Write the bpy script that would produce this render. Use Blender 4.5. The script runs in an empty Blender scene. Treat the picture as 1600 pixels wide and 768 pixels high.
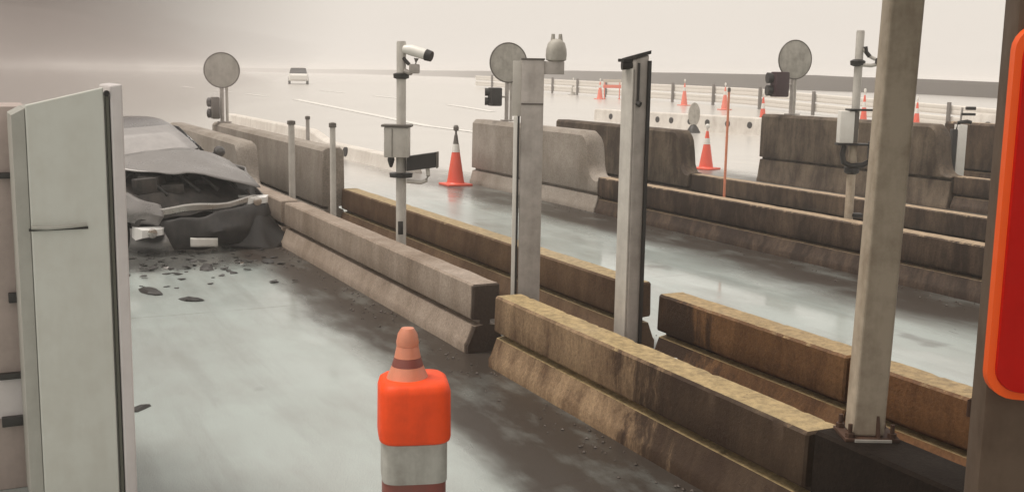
import bpy, bmesh, math, random
from mathutils import Vector, Matrix, noise
R = math.radians
scene = bpy.context.scene
col = scene.collection
random.seed(7)

# ------------------------------------------------------------------ camera
# world axes: +Y runs along the lanes (away from the booth), +X across them
YAW, PITCH, ROLL, CAM_H = R(26.3), R(8.93), R(1.0), 2.1
fw = Vector((math.sin(YAW)*math.cos(PITCH), math.cos(YAW)*math.cos(PITCH), -math.sin(PITCH)))
rt = Vector((math.cos(YAW), -math.sin(YAW), 0))
up = rt.cross(fw)
rt2 = rt*math.cos(ROLL) + up*math.sin(ROLL)
up2 = up*math.cos(ROLL) - rt*math.sin(ROLL)
cam_data = bpy.data.cameras.new('camera')
cam = bpy.data.objects.new('camera', cam_data)
col.objects.link(cam)
cam.matrix_world = Matrix(((rt2.x, up2.x, -fw.x, 0), (rt2.y, up2.y, -fw.y, 0), (rt2.z, up2.z, -fw.z, CAM_H), (0, 0, 0, 1)))
cam_data.sensor_width = 36
cam_data.lens = 36*1700/1600
cam_data.clip_start = 0.05
cam_data.clip_end = 6000
scene.camera = cam

# ------------------------------------------------------------------ light
scene.view_settings.view_transform = 'Standard'
scene.view_settings.look = 'None'
scene.view_settings.exposure = 0.6
scene.view_settings.gamma = 1.0
scene.cycles.use_denoising = True
scene.cycles.volume_bounces = 8
scene.cycles.max_bounces = 12
SUN_EL, SUN_AZ = R(66), R(-60)          # azimuth from +Y towards +X
world = bpy.data.worlds.new('World')
scene.world = world
world.use_nodes = True
nt = world.node_tree
nt.nodes.clear()
N = nt.nodes.new
wo = N('ShaderNodeOutputWorld'); bg = N('ShaderNodeBackground'); bg.inputs['Strength'].default_value = 0.1
sky = N('ShaderNodeTexSky'); sky.sky_type = 'NISHITA'; sky.sun_disc = False
sky.sun_elevation = SUN_EL; sky.sun_rotation = SUN_AZ; sky.air_density = 1.5; sky.dust_density = 6.0
tc = N('ShaderNodeTexCoord')
# overcast deck: broad soft cloud, a darker bank standing over the left of the plaza
cn = N('ShaderNodeTexNoise'); cn.inputs['Scale'].default_value = 1.6; cn.inputs['Detail'].default_value = 5; cn.inputs['Roughness'].default_value = 0.5
mp = N('ShaderNodeMapping'); mp.inputs['Scale'].default_value = (1, 1, 2.2)
nt.links.new(tc.outputs['Generated'], mp.inputs['Vector']); nt.links.new(mp.outputs['Vector'], cn.inputs['Vector'])
dot = N('ShaderNodeVectorMath'); dot.operation = 'DOT_PRODUCT'
bank = Vector((math.sin(R(-22)), math.cos(R(-22)), 0.18)).normalized()
dot.inputs[1].default_value = bank
nt.links.new(tc.outputs['Generated'], dot.inputs[0])
mr = N('ShaderNodeMapRange'); mr.interpolation_type = 'SMOOTHSTEP'
mr.inputs['From Min'].default_value = 0.75; mr.inputs['From Max'].default_value = 0.935
nt.links.new(dot.outputs['Value'], mr.inputs['Value'])
ma = N('ShaderNodeMath'); ma.operation = 'MULTIPLY_ADD'; ma.inputs[1].default_value = 0.16; 
nt.links.new(cn.outputs['Fac'], ma.inputs[0]); nt.links.new(mr.outputs['Result'], ma.inputs[2])
cr = N('ShaderNodeValToRGB')
cr.color_ramp.elements[0].position = 0.05; cr.color_ramp.elements[0].color = (0.60, 0.55, 0.495, 1)
cr.color_ramp.elements[1].position = 1.0; cr.color_ramp.elements[1].color = (0.09, 0.072, 0.062, 1)
nt.links.new(ma.outputs[0], cr.inputs['Fac'])
sc_ = N('ShaderNodeVectorMath'); sc_.operation = 'SCALE'; sc_.inputs['Scale'].default_value = 10.0
nt.links.new(cr.outputs['Color'], sc_.inputs[0])
mx = N('ShaderNodeMix'); mx.data_type = 'RGBA'; mx.inputs['Factor'].default_value = 0.92
nt.links.new(sky.outputs['Color'], mx.inputs['A']); nt.links.new(sc_.outputs['Vector'], mx.inputs['B'])
nt.links.new(mx.outputs['Result'], bg.inputs['Color']); nt.links.new(bg.outputs[0], wo.inputs['Surface'])

sd = bpy.data.lights.new('sun', 'SUN'); sd.energy = 1.5; sd.angle = R(20); sd.color = (1, 0.95, 0.88)
sun = bpy.data.objects.new('sun', sd); col.objects.link(sun)
sdir = Vector((math.sin(SUN_AZ)*math.cos(SUN_EL), math.cos(SUN_AZ)*math.cos(SUN_EL), math.sin(SUN_EL)))
sun.rotation_euler = sdir.to_track_quat('Z', 'Y').to_euler()
sun.location = sdir*50

# ------------------------------------------------------------------ helpers
class MB:
    """collects verts and faces of one mesh"""
    def __init__(self): self.v = []; self.f = []
    def add(self, vs, fs):
        o = len(self.v); self.v += [tuple(p) for p in vs]; self.f += [tuple(i+o for i in q) for q in fs]; return self
    def box(self, c, s, rz=0, bev=0.0, rot=None):
        bm = bmesh.new(); bmesh.ops.create_cube(bm, size=1)
        bmesh.ops.scale(bm, vec=s, verts=bm.verts)
        if bev: bmesh.ops.bevel(bm, geom=bm.edges[:], offset=bev, segments=2, affect='EDGES', profile=0.6)
        M = Matrix.Translation(c) @ (rot.to_4x4() if rot is not None else Matrix.Rotation(rz, 4, 'Z'))
        bm.transform(M); bm.verts.index_update()
        self.add([v.co for v in bm.verts], [[v.index for v in f.verts] for f in bm.faces]); bm.free(); return self
    def tube(self, pts, r, n=14, cap=True):
        pts = [Vector(p) for p in pts]; rs = r if isinstance(r, (list, tuple)) else [r]*len(pts)
        rings = []
        for i, p in enumerate(pts):
            d = (pts[min(i+1, len(pts)-1)] - pts[max(i-1, 0)]).normalized()
            a = Vector((0, 0, 1)) if abs(d.z) < 0.95 else Vector((1, 0, 0))
            x = d.cross(a).normalized(); y = d.cross(x).normalized()
            rings.append([p + (x*math.cos(2*math.pi*k/n) + y*math.sin(2*math.pi*k/n))*rs[i] for k in range(n)])
        return self.loft(rings, cap)
    def loft(self, rings, cap=True, closed=True):
        n = len(rings[0]); vs = [p for r_ in rings for p in r_]; fs = []
        for i in range(len(rings)-1):
            for k in range(n if closed else n-1):
                a, b = i*n+k, i*n+(k+1) % n
                fs.append((a, b, b+n, a+n))
        if cap and closed:
            fs.append(tuple(range(n))[::-1]); fs.append(tuple((len(rings)-1)*n+k for k in range(n)))
        return self.add(vs, fs)
    def lathe(self, prof, c=(0, 0, 0), n=24, axis=None):
        """prof: (radius, height) pairs, turned about Z (or about axis)"""
        q = Vector((0, 0, 1)).rotation_difference(Vector(axis)).to_matrix() if axis else Matrix.Identity(3)
        rings = [[Vector(c) + q @ Vector((r*math.cos(2*math.pi*k/n), r*math.sin(2*math.pi*k/n), z)) for k in range(n)] for r, z in prof]
        return self.loft(rings)
    def prism(self, poly, z0, z1):
        return self.loft([[Vector((x, y, z0)) for x, y in poly], [Vector((x, y, z1)) for x, y in poly]])
    def build(self, name, mat, parent=None, smooth=30, loc=None):
        me = bpy.data.meshes.new(name); me.from_pydata(self.v, [], self.f)
        bm = bmesh.new(); bm.from_mesh(me); bmesh.ops.recalc_face_normals(bm, faces=bm.faces); bm.to_mesh(me); bm.free()
        if smooth: me.shade_smooth(); me.set_sharp_from_angle(angle=R(smooth))
        me.materials.append(mat)
        o = bpy.data.objects.new(name, me); col.objects.link(o)
        if parent: o.parent = parent
        if loc: o.location = loc
        return o
def tag(o, label, cat, group=None):
    o['label'] = label; o['category'] = cat
    if group: o['group'] = group
    return o
def thing(name, label, cat, loc=(0, 0, 0), rz=0, group=None):
    o = bpy.data.objects.new(name, None); o.empty_display_size = 0.2; col.objects.link(o)
    o.location = loc; o.rotation_euler = (0, 0, rz); return tag(o, label, cat, group)
def structure(o, kind='structure'): o['kind'] = kind; return o
def copy_tree(o, parent=None):
    c = o.copy(); col.objects.link(c); c.parent = parent
    for ch in o.children: copy_tree(ch, c)
    return c
def sstep(a, b, x):
    t = max(0, min(1, (x-a)/(b-a))); return t*t*(3-2*t)
def gz(x, y):
    """height of the plaza: level at the islands, rising gently beyond them"""
    d = x*math.sin(YAW) + y*math.cos(YAW)
    if d <= 44: return 0.0
    if d >= 100: return 0.95
    P = ((44, 0), (60, .57), (100, .95))
    for (a, b), (c, e) in zip(P, P[1:]):
        if d <= c: return b + (e-b)*(d-a)/(c-a)

# ------------------------------------------------------------------ materials
def newmat(name):
    m = bpy.data.materials.new(name); m.use_nodes = True
    return m, m.node_tree, m.node_tree.nodes['Principled BSDF']
def nd(t, typ, **kw):
    n = t.nodes.new(typ)
    for k, v in kw.items():
        if k in n.inputs: n.inputs[k].default_value = v
        else: setattr(n, k, v)
    return n
def noise_n(t, vec, scale, detail=4, rough=0.55, sc=None):
    if sc is not None:
        mpn = nd(t, 'ShaderNodeMapping'); mpn.inputs['Scale'].default_value = sc
        t.links.new(vec, mpn.inputs['Vector']); vec = mpn.outputs['Vector']
    n = nd(t, 'ShaderNodeTexNoise', Scale=scale, Detail=detail, Roughness=rough)
    t.links.new(vec, n.inputs['Vector']); return n.outputs['Fac']
def ramp(t, fac, stops):
    r = nd(t, 'ShaderNodeValToRGB'); e = r.color_ramp.elements
    while len(e) < len(stops): e.new(0.5)
    for i, (p, c) in enumerate(stops):
        e[i].position = p; e[i].color = (c, c, c, 1) if isinstance(c, (int, float)) else (*c, 1)
    t.links.new(fac, r.inputs['Fac']); return r.outputs['Color']
def mixc(t, fac, a, b, mode='MIX'):
    m = nd(t, 'ShaderNodeMix', data_type='RGBA', blend_type=mode)
    for s, v in (('Factor', fac), ('A', a), ('B', b)):
        if isinstance(v, (int, float)): m.inputs[s].default_value = v
        elif isinstance(v, tuple): m.inputs[s].default_value = (*v, 1)
        else: t.links.new(v, m.inputs[s])
    return m.outputs['Result']
def math_n(t, op, a, b):
    m = nd(t, 'ShaderNodeMath', operation=op)
    for i, v in enumerate((a, b)):
        if isinstance(v, (int, float)): m.inputs[i].default_value = v
        else: t.links.new(v, m.inputs[i])
    return m.outputs[0]
def maprange(t, v, a, b, c=0.0, d=1.0, smooth=True):
    m = nd(t, 'ShaderNodeMapRange', interpolation_type='SMOOTHSTEP' if smooth else 'LINEAR')
    m.inputs['From Min'].default_value = a; m.inputs['From Max'].default_value = b
    m.inputs['To Min'].default_value = c; m.inputs['To Max'].default_value = d
    t.links.new(v, m.inputs['Value']); return m.outputs['Result']
def bump(t, p, h, dist=0.01, strength=0.6):
    b = nd(t, 'ShaderNodeBump', Strength=strength, Distance=dist)
    t.links.new(h, b.inputs['Height']); t.links.new(b.outputs['Normal'], p.inputs['Normal'])

def concrete(name, base, stain, amount=0.5, moss=None, moss_amt=0.0, streak=0.5, rough=0.68, spec=0.35, stain_shade=None):
    m, t, p = newmat(name); p.inputs['Specular IOR Level'].default_value = spec
    g = nd(t, 'ShaderNodeNewGeometry'); pos = g.outputs['Position']
    big = noise_n(t, pos, 1.1, 5, 0.6)
    fine = noise_n(t, pos, 48, 6, 0.7)
    wv = nd(t, 'ShaderNodeTexNoise', Scale=2.3, Detail=3); t.links.new(pos, wv.inputs['Vector'])
    wm = nd(t, 'ShaderNodeVectorMath', operation='MULTIPLY_ADD'); t.links.new(wv.outputs['Color'], wm.inputs[0]); wm.inputs[1].default_value = (0.22, 0.22, 0.5); t.links.new(pos, wm.inputs[2])
    stk = noise_n(t, wm.outputs[0], 1.0, 6, 0.7, (4.6, 4.6, 0.8))
    lo = 1-amount
    dirt = math_n(t, 'ADD', math_n(t, 'MULTIPLY', big, 1-streak), math_n(t, 'MULTIPLY', stk, streak))
    fac = ramp(t, dirt, [(max(0, 0.62-0.4*amount-0.16), 0.0), (0.62-0.4*amount+0.2, 1.0)])
    c = mixc(t, fac, base, stain)
    c = mixc(t, 0.3, c, ramp(t, fine, [(0.36, 0.15), (0.64, 0.85)]), 'OVERLAY')
    if moss:
        # moss grows on faces that look up and hangs over the edge in drips
        sp = nd(t, 'ShaderNodeSeparateXYZ'); t.links.new(g.outputs['Normal'], sp.inputs[0])
        mo = math_n(t, 'ADD', maprange(t, sp.outputs['Z'], 0.55, 0.95), math_n(t, 'MULTIPLY', noise_n(t, pos, 9, 6, 0.75), 1.6))
        mott = ramp(t, noise_n(t, pos, 17, 6, 0.75), [(0.38, 0.0), (0.62, 1.0)])
        c = mixc(t, maprange(t, mo, 1.72-moss_amt*0.7, 2.0-moss_amt*0.7), c, mixc(t, mott, tuple(x*0.6 for x in moss), tuple(min(1, x*1.1) for x in moss)))
    if stain_shade:
        # black stain and painted shade spreading raggedly from one end, thinner on top faces
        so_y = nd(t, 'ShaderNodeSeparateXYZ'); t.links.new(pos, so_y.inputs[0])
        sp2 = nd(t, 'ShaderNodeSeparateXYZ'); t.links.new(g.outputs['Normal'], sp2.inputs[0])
        a = maprange(t, so_y.outputs['Y'], stain_shade[0], stain_shade[1])
        v = math_n(t, 'ADD', a, math_n(t, 'MULTIPLY', math_n(t, 'SUBTRACT', stk, 0.5), 2.2*stain_shade[3]))
        v = math_n(t, 'ADD', v, math_n(t, 'MULTIPLY', math_n(t, 'SUBTRACT', big, 0.5), 1.0*stain_shade[3]))
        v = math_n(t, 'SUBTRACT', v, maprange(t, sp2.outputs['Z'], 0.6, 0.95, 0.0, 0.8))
        c = mixc(t, math_n(t, 'MULTIPLY', maprange(t, v, 0.35, 0.8), stain_shade[2]), c, (0.028, 0.014, 0.007))
    # small pits
    pit = ramp(t, noise_n(t, pos, 45, 2, 0.5), [(0.22, 0.0), (0.28, 1.0)])
    c = mixc(t, math_n(t, 'SUBTRACT', 1.0, pit), c, tuple(x*0.4 for x in stain))
    t.links.new(c, p.inputs['Base Color'])
    t.links.new(ramp(t, big, [(0.3, rough-0.2), (0.7, rough+0.12)]), p.inputs['Roughness'])
    h = math_n(t, 'ADD', math_n(t, 'MULTIPLY', fine, 0.6), math_n(t, 'ADD', math_n(t, 'MULTIPLY', big, 0.8), math_n(t, 'MULTIPLY', pit, 0.5)))
    bump(t, p, h, 0.012, 0.6)
    return m
def paint(name, colr, rough=0.45, metal=0.0, dirt=0.25, dirtc=(0.12, 0.10, 0.08), spec=0.5):
    m, t, p = newmat(name)
    tcn = nd(t, 'ShaderNodeNewGeometry'); pos = tcn.outputs['Position']
    a = noise_n(t, pos, 7, 5, 0.65); s = noise_n(t, pos, 1.0, 4, 0.6, (11, 11, 1.4))
    f = math_n(t, 'MULTIPLY', ramp(t, math_n(t, 'ADD', math_n(t, 'MULTIPLY', a, 0.62), math_n(t, 'MULTIPLY', s, 0.38)), [(0.42, 0.0), (0.68, 1.0)]), dirt)
    t.links.new(mixc(t, f, colr, dirtc), p.inputs['Base Color'])
    p.inputs['Metallic'].default_value = metal
    p.inputs['Specular IOR Level'].default_value = spec
    t.links.new(ramp(t, a, [(0.3, max(0.05, rough-0.08)), (0.7, min(1, rough+0.12))]), p.inputs['Roughness'])
    bump(t, p, a, 0.002, 0.3)
    return m

M = {}
M['conc_tan'] = concrete('tan_concrete', (0.40, 0.325, 0.265), (0.20, 0.15, 0.11), 0.45, streak=0.55, stain_shade=(7.46, 7.36, 0.88, 0.35))  # end face at the barrier gap painted dark as shade
M['conc_moss'] = concrete('mossy_concrete', (0.55, 0.385, 0.225), (0.10, 0.055, 0.028), 0.56, moss=(0.44, 0.325, 0.165), moss_amt=0.75, streak=0.6, stain_shade=(6.2, 3.9, 0.85, 1.0))  # near end carries black stain and painted shade
M['conc_brown'] = concrete('brown_concrete', (0.21, 0.135, 0.078), (0.075, 0.04, 0.02), 0.55, moss=(0.40, 0.30, 0.165), moss_amt=0.75, streak=0.5)
M['conc_brown_end'] = concrete('brown_concrete_with_dark_end', (0.25, 0.13, 0.055), (0.09, 0.04, 0.015), 0.5, moss=(0.40, 0.285, 0.145), moss_amt=0.75, streak=0.6, stain_shade=(5.3, 6.5, 0.9, 1.0))  # darker in ragged patches towards its far end
M['conc_orange'] = concrete('orange_brown_concrete', (0.25, 0.12, 0.048), (0.09, 0.036, 0.012), 0.5, moss=(0.40, 0.285, 0.145), moss_amt=0.75, streak=0.5)
M['conc_dark'] = concrete('dark_concrete', (0.028, 0.019, 0.013), (0.010, 0.006, 0.004), 0.5, rough=0.85, spec=0.12)
M['conc_grey'] = concrete('grey_concrete', (0.40, 0.355, 0.31), (0.21, 0.175, 0.14), 0.38, streak=0.35)
M['conc_rear'] = concrete('stained_grey_concrete', (0.255, 0.195, 0.135), (0.05, 0.033, 0.022), 0.6, streak=0.55)
M['conc_rust'] = concrete('rust_stained_concrete', (0.20, 0.135, 0.088), (0.035, 0.021, 0.014), 0.66, moss=(0.42, 0.31, 0.20), moss_amt=0.8, streak=0.6)
M['white_conc'] = concrete('whitewashed_concrete', (0.78, 0.74, 0.68), (0.5, 0.45, 0.4), 0.3)
M['galv'] = paint('grey_painted_steel', (0.48, 0.44, 0.405), 0.5, 0.0, 0.5)
M['galv_light'] = paint('light_grey_steel', (0.56, 0.53, 0.48), 0.45, 0.0, 0.35)
M['galv_tan'] = paint('tan_stained_steel', (0.50, 0.42, 0.325), 0.55, 0.0, 0.6, (0.13, 0.08, 0.04))
M['disc'] = paint('weathered_sign_back', (0.46, 0.435, 0.385), 0.6, 0.0, 0.5)
M['disc_rim'] = paint('dark_sign_rim', (0.13, 0.115, 0.1), 0.5)
M['black'] = paint('black_plastic', (0.025, 0.022, 0.02), 0.45, 0, 0.2, (0.08, 0.07, 0.06))
M['maroon'] = paint('dark_maroon_housing', (0.05, 0.02, 0.025), 0.5)
M['white'] = paint('white_paint', (0.78, 0.76, 0.71), 0.4, 0, 0.2, (0.4, 0.36, 0.3))
M['cream'] = paint('cream_paint', (0.72, 0.68, 0.58), 0.5, 0, 0.25, (0.4, 0.34, 0.26))
M['cab'] = paint('pale_cabinet_enamel', (0.60, 0.61, 0.56), 0.4, 0, 0.4, (0.45, 0.43, 0.37))
M['cab_side'] = paint('grey_cabinet_side', (0.40, 0.395, 0.355), 0.4, 0, 0.25)
M['cab_edge'] = paint('pale_mauve_jamb', (0.64, 0.60, 0.59), 0.4, 0, 0.15)
M['booth'] = paint('pink_grey_panel', (0.46, 0.38, 0.345), 0.5, 0, 0.3)
M['orange'] = paint('fluorescent_orange_plastic', (0.95, 0.085, 0.012), 0.5, 0, 0.55, (0.55, 0.045, 0.01), 0.25)
M['orange_old'] = paint('faded_orange_plastic', (0.85, 0.12, 0.07), 0.45, 0, 0.2, (0.6, 0.25, 0.18))
M['pink'] = paint('sun_faded_pink_plastic', (0.88, 0.20, 0.13), 0.5, 0, 0.2, (0.7, 0.5, 0.42))
M['band'] = paint('pale_reflective_band', (0.62, 0.56, 0.47), 0.4, 0, 0.25)
M['drum_band'] = paint('scuffed_drum_band', (0.46, 0.45, 0.41), 0.5, 0, 0.6)
M['band_pink'] = paint('pinkish_band', (0.74, 0.27, 0.16), 0.4, 0, 0.25)
M['redband'] = paint('dark_red_band', (0.24, 0.055, 0.04), 0.5, 0, 0.4)
M['seal'] = paint('dull_green_seal', (0.10, 0.10, 0.08), 0.7)
M['rubber_red'] = paint('dirty_red_rubber', (0.16, 0.05, 0.035), 0.6, 0, 0.4)
M['rubber'] = paint('black_rubber', (0.02, 0.019, 0.018), 0.7, 0, 0.4, (0.07, 0.06, 0.05))
M['red_lens'] = paint('deep_red_plastic', (0.46, 0.006, 0.002), 0.5, 0, 0.25, (0.16, 0.006, 0.003), 0.12)
M['orange_rim'] = paint('orange_painted_rim', (0.80, 0.10, 0.012), 0.5, 0, 0.15, (0.5, 0.10, 0.02), 0.2)
M['brown_post'] = paint('brown_grey_post', (0.105, 0.072, 0.05), 0.7, 0, 0.5, (0.04, 0.022, 0.013), 0.2)
M['rust'] = paint('rusty_steel', (0.10, 0.05, 0.03), 0.7, 0.3, 0.5, (0.03, 0.02, 0.015))
M['rail'] = paint('white_guardrail', (0.74, 0.70, 0.64), 0.45, 0, 0.25, (0.5, 0.44, 0.38))
M['rail_post'] = paint('guardrail_post', (0.16, 0.14, 0.125), 0.5)
M['hill'] = paint('dull_bank', (0.085, 0.072, 0.062), 0.95, 0, 0.5, (0.055, 0.048, 0.04), 0.1)
# car
M['car'] = paint('dark_grey_car_paint', (0.12, 0.113, 0.11), 0.2, 0.3, 0.25, (0.12, 0.11, 0.10))
M['car'].node_tree.nodes['Principled BSDF'].inputs['Coat Weight'].default_value = 0.8
M['glass'] = paint('car_window_glass', (0.03, 0.03, 0.032), 0.06, 0, 0.05)
M['grit'] = paint('wet_grit', (0.09, 0.07, 0.055), 0.6, 0, 0.7, (0.07, 0.055, 0.045))
M['engine'] = paint('oily_engine_parts', (0.026, 0.023, 0.021), 0.55, 0.2, 0.6, (0.12, 0.10, 0.085))
M['bumper'] = paint('dark_grey_bumper', (0.032, 0.029, 0.028), 0.4, 0, 0.4, (0.13, 0.12, 0.11))
M['bonnet'] = paint('pale_scraped_panel', (0.24, 0.228, 0.22), 0.3, 0.2, 0.5, (0.2, 0.185, 0.175))
M['sky_glare'] = paint('windscreen_sky_glare', (0.40, 0.38, 0.37), 0.16, 0, 0.5, (0.25, 0.24, 0.235))  # pale colour paints in the sky reflected by the windscreen
M['chrome'] = paint('chrome_trim', (0.75, 0.73, 0.7), 0.18, 1.0, 0.1)
M['lamp'] = paint('headlight_glass', (0.8, 0.79, 0.76), 0.1, 0, 0.05)
M['alloy'] = paint('alloy_wheel', (0.55, 0.53, 0.5), 0.3, 0.8, 0.2)
M['lens'] = paint('camera_lens', (0.012, 0.012, 0.014), 0.12, 0, 0.0)

def road_material():
    m, t, p = newmat('wet_pavement')
    g = nd(t, 'ShaderNodeNewGeometry'); pos = g.outputs['Position']
    sp = nd(t, 'ShaderNodeSeparateXYZ'); t.links.new(pos, sp.inputs[0]); X, Y = sp.outputs['X'], sp.outputs['Y']
    wob = noise_n(t, pos, 0.9, 5, 0.6, (1.0, 0.35, 1))
    wv = math_n(t, 'MULTIPLY', math_n(t, 'SUBTRACT', wob, 0.5), 1.1)
    Xw = math_n(t, 'ADD', X, wv)
    big = noise_n(t, pos, 0.35, 4, 0.55); mid = noise_n(t, pos, 2.2, 6, 0.65, (1, 0.4, 1)); fine = noise_n(t, pos, 160, 4, 0.7)
    # grimy gutters along the islands, with barrier reflections and contact shade painted in
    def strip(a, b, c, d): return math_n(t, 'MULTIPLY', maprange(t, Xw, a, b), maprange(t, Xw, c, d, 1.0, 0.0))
    gut_shade = math_n(t, 'MAXIMUM', strip(2.3, 2.72, 3.6, 4.6), strip(7.15, 7.95, 8.9, 9.6))
    gut_shade = math_n(t, 'MAXIMUM', gut_shade, strip(13.2, 14.2, 15, 16))
    gut_shade = math_n(t, 'MAXIMUM', gut_shade, math_n(t, 'MULTIPLY', strip(3.4, 3.6, 4.5, 4.8), 1.0))
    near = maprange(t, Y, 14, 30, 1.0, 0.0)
    gut_shade = math_n(t, 'MULTIPLY', gut_shade, near)
    gut_shade = math_n(t, 'MULTIPLY', gut_shade, ramp(t, mid, [(0.3, 0.7), (0.5, 1.0)]))
    base = mixc(t, ramp(t, big, [(0.35, 0.0), (0.65, 1.0)]), (0.395, 0.445, 0.425), (0.345, 0.38, 0.36))
    base = mixc(t, ramp(t, mid, [(0.42, 0.0), (0.75, 0.55)]), base, (0.26, 0.26, 0.24))
    drag = noise_n(t, pos, 1.0, 5, 0.6, (3.2, 0.22, 1))
    base = mixc(t, ramp(t, drag, [(0.50, 0.0), (0.72, 0.38)]), base, (0.20, 0.20, 0.185))
    oil = noise_n(t, pos, 1.7, 3, 0.5, (1, 0.6, 1))
    base = mixc(t, ramp(t, oil, [(0.66, 0.0), (0.74, 0.55)]), base, (0.12, 0.115, 0.105))
    # coolant and oil spilled under the torn front of the car
    sx = math_n(t, 'MULTIPLY', math_n(t, 'SUBTRACT', X, 1.9), 0.62); sy = math_n(t, 'SUBTRACT', Y, 12.4)
    rad = math_n(t, 'SQRT', math_n(t, 'ADD', math_n(t, 'MULTIPLY', sx, sx), math_n(t, 'MULTIPLY', sy, sy)), 0.0)
    spill = maprange(t, math_n(t, 'ADD', rad, math_n(t, 'MULTIPLY', math_n(t, 'SUBTRACT', mid, 0.5), 1.6)), 0.5, 1.0, 0.85, 0.0)
    base = mixc(t, spill, base, (0.07, 0.065, 0.06))
    # scored joints across the lanes, broken by wear
    jm = nd(t, 'ShaderNodeMath', operation='PINGPONG'); t.links.new(math_n(t, 'ADD', Y, math_n(t, 'MULTIPLY', wob, 0.12)), jm.inputs[0]); jm.inputs[1].default_value = 2.4
    joint = math_n(t, 'MULTIPLY', maprange(t, jm.outputs[0], 0.006, 0.022, 1.0, 0.0), ramp(t, mid, [(0.35, 0.0), (0.6, 0.45)]))
    base = mixc(t, joint, base, (0.13, 0.125, 0.115))
    base = mixc(t, maprange(t, math_n(t, 'ADD', Y, math_n(t, 'MULTIPLY', wv, 2.0)), 15.5, 22), base, mixc(t, big, (0.58, 0.555, 0.515), (0.50, 0.475, 0.44)))  # paler plaza: sky glare on the wet paving put into the colour
    base = mixc(t, math_n(t, 'MULTIPLY', gut_shade, 0.95), base, (0.036, 0.024, 0.017))
    base = mixc(t, 0.4, base, ramp(t, fine, [(0.35, 0.2), (0.65, 0.8)]), 'OVERLAY')
    t.links.new(base, p.inputs['Base Color'])
    wet = ramp(t, noise_n(t, pos, 0.8, 5, 0.6, (1, 0.45, 1)), [(0.42, 0.05), (0.56, 0.27)])
    wet = mixc(t, maprange(t, Y, 16, 26), wet, (0.22, 0.22, 0.22))
    t.links.new(mixc(t, math_n(t, 'MULTIPLY', gut_shade, 0.8), wet, (0.42, 0.42, 0.42)), p.inputs['Roughness'])
    t.links.new(maprange(t, gut_shade, 0.1, 0.9, 0.6, 0.16), p.inputs['Specular IOR Level'])
    h = math_n(t, 'ADD', math_n(t, 'MULTIPLY', fine, 0.35), math_n(t, 'MULTIPLY', mid, 0.25))
    bump(t, p, h, 0.004, 0.07)
    return m
M['road'] = road_material()

# ------------------------------------------------------------------ setting: ground, bank, haze
def spaced(a, b, n): return [a + (b-a)*i/n for i in range(n)]
mb = MB()
cx, cy = math.sin(YAW), math.cos(YAW)
ds = [-60, -20] + spaced(0, 44, 11) + spaced(44, 60, 8) + spaced(60, 100, 10) + [100, 130, 180, 260, 400, 700, 1200, 2000]
ss = [-1500, -700, -300, -120, -60] + spaced(-40, 60, 20) + [60, 120, 300, 700, 1500]
rows = []
for d in ds:
    row = []
    for s in ss:
        x, y = d*cx + s*cy, d*cy - s*cx
        row.append(Vector((x, y, gz(x, y))))
    rows.append(row)
mb.loft(rows, cap=False, closed=False)
structure(mb.build('ground', M['road']))

def strip_mark(pts, w, lift=0.012):
    m = MB(); L, Rr = [], []
    for i, (x, y) in enumerate(pts):
        a = Vector(pts[max(i-1, 0)]); b = Vector(pts[min(i+1, len(pts)-1)]); d = (b-a).normalized(); n = Vector((-d.y, d.x))*w/2
        L.append(Vector((x+n.x, y+n.y, gz(x+n.x, y+n.y)+lift))); Rr.append(Vector((x-n.x, y-n.y, gz(x-n.x, y-n.y)+lift)))
    vs = [p for pr in zip(L, Rr) for p in pr]
    return m.add(vs, [(2*i, 2*i+1, 2*i+3, 2*i+2) for i in range(len(pts)-1)])
mm = strip_mark([(16.6 - 0.02*(y-30) if y < 46 else 16.28 - 0.035*(y-46), y) for y in range(24, 60, 1)], 0.42)
for y0 in (64, 72, 82):
    o = strip_mark([(15.4 - 0.05*(y0-64), y0), (15.2-0.05*(y0-64), y0+4)], 0.35); mm.add(o.v, o.f)
for y0 in (36, 48, 60, 72):
    o = strip_mark([(22.55, y0), (22.55, y0+2), (22.5, y0+4), (22.4, y0+5)], 0.4); mm.add(o.v, o.f)
structure(mm.build('road_marking', M['white']))

# long low bank closing the plaza
line = [(60, 18, 2.1), (68, 40, 2.1), (76, 63.8, 2.12), (85.4, 104.4, 2.65), (106, 196, 3.1), (163, 387, 3.2), (200, 620, 3.6), (150, 900, 3.6), (-200, 1100, 3.4)]
pts = []
for (x0, y0, h0), (x1, y1, h1) in zip(line, line[1:]):
    k = 14
    for i in range(k):
        s = i/k; pts.append((x0+(x1-x0)*s, y0+(y1-y0)*s, h0+(h1-h0)*s))
rings = []
for i, (x, y, h) in enumerate(pts):
    a, b = pts[max(i-1, 0)], pts[min(i+1, len(pts)-1)]
    d = Vector((b[0]-a[0], b[1]-a[1])).normalized(); n = Vector((d.y, -d.x)); sc = 1 + 0.004*Vector((x, y)).length
    hh = h + 0.05*noise.noise((x*.08, y*.08, 0))*sc
    g0 = gz(x, y) - 0.3
    rings.append([Vector((x, y, g0)), Vector((x+n.x*0.5*sc, y+n.y*0.5*sc, hh-0.25)), Vector((x+n.x*1.2*sc, y+n.y*1.2*sc, hh)), Vector((x+n.x*4*sc, y+n.y*4*sc, hh)), Vector((x+n.x*8*sc, y+n.y*8*sc, g0))])
structure(MB().loft(rings, closed=False).build('bank', M['hill'], smooth=60))

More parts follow.
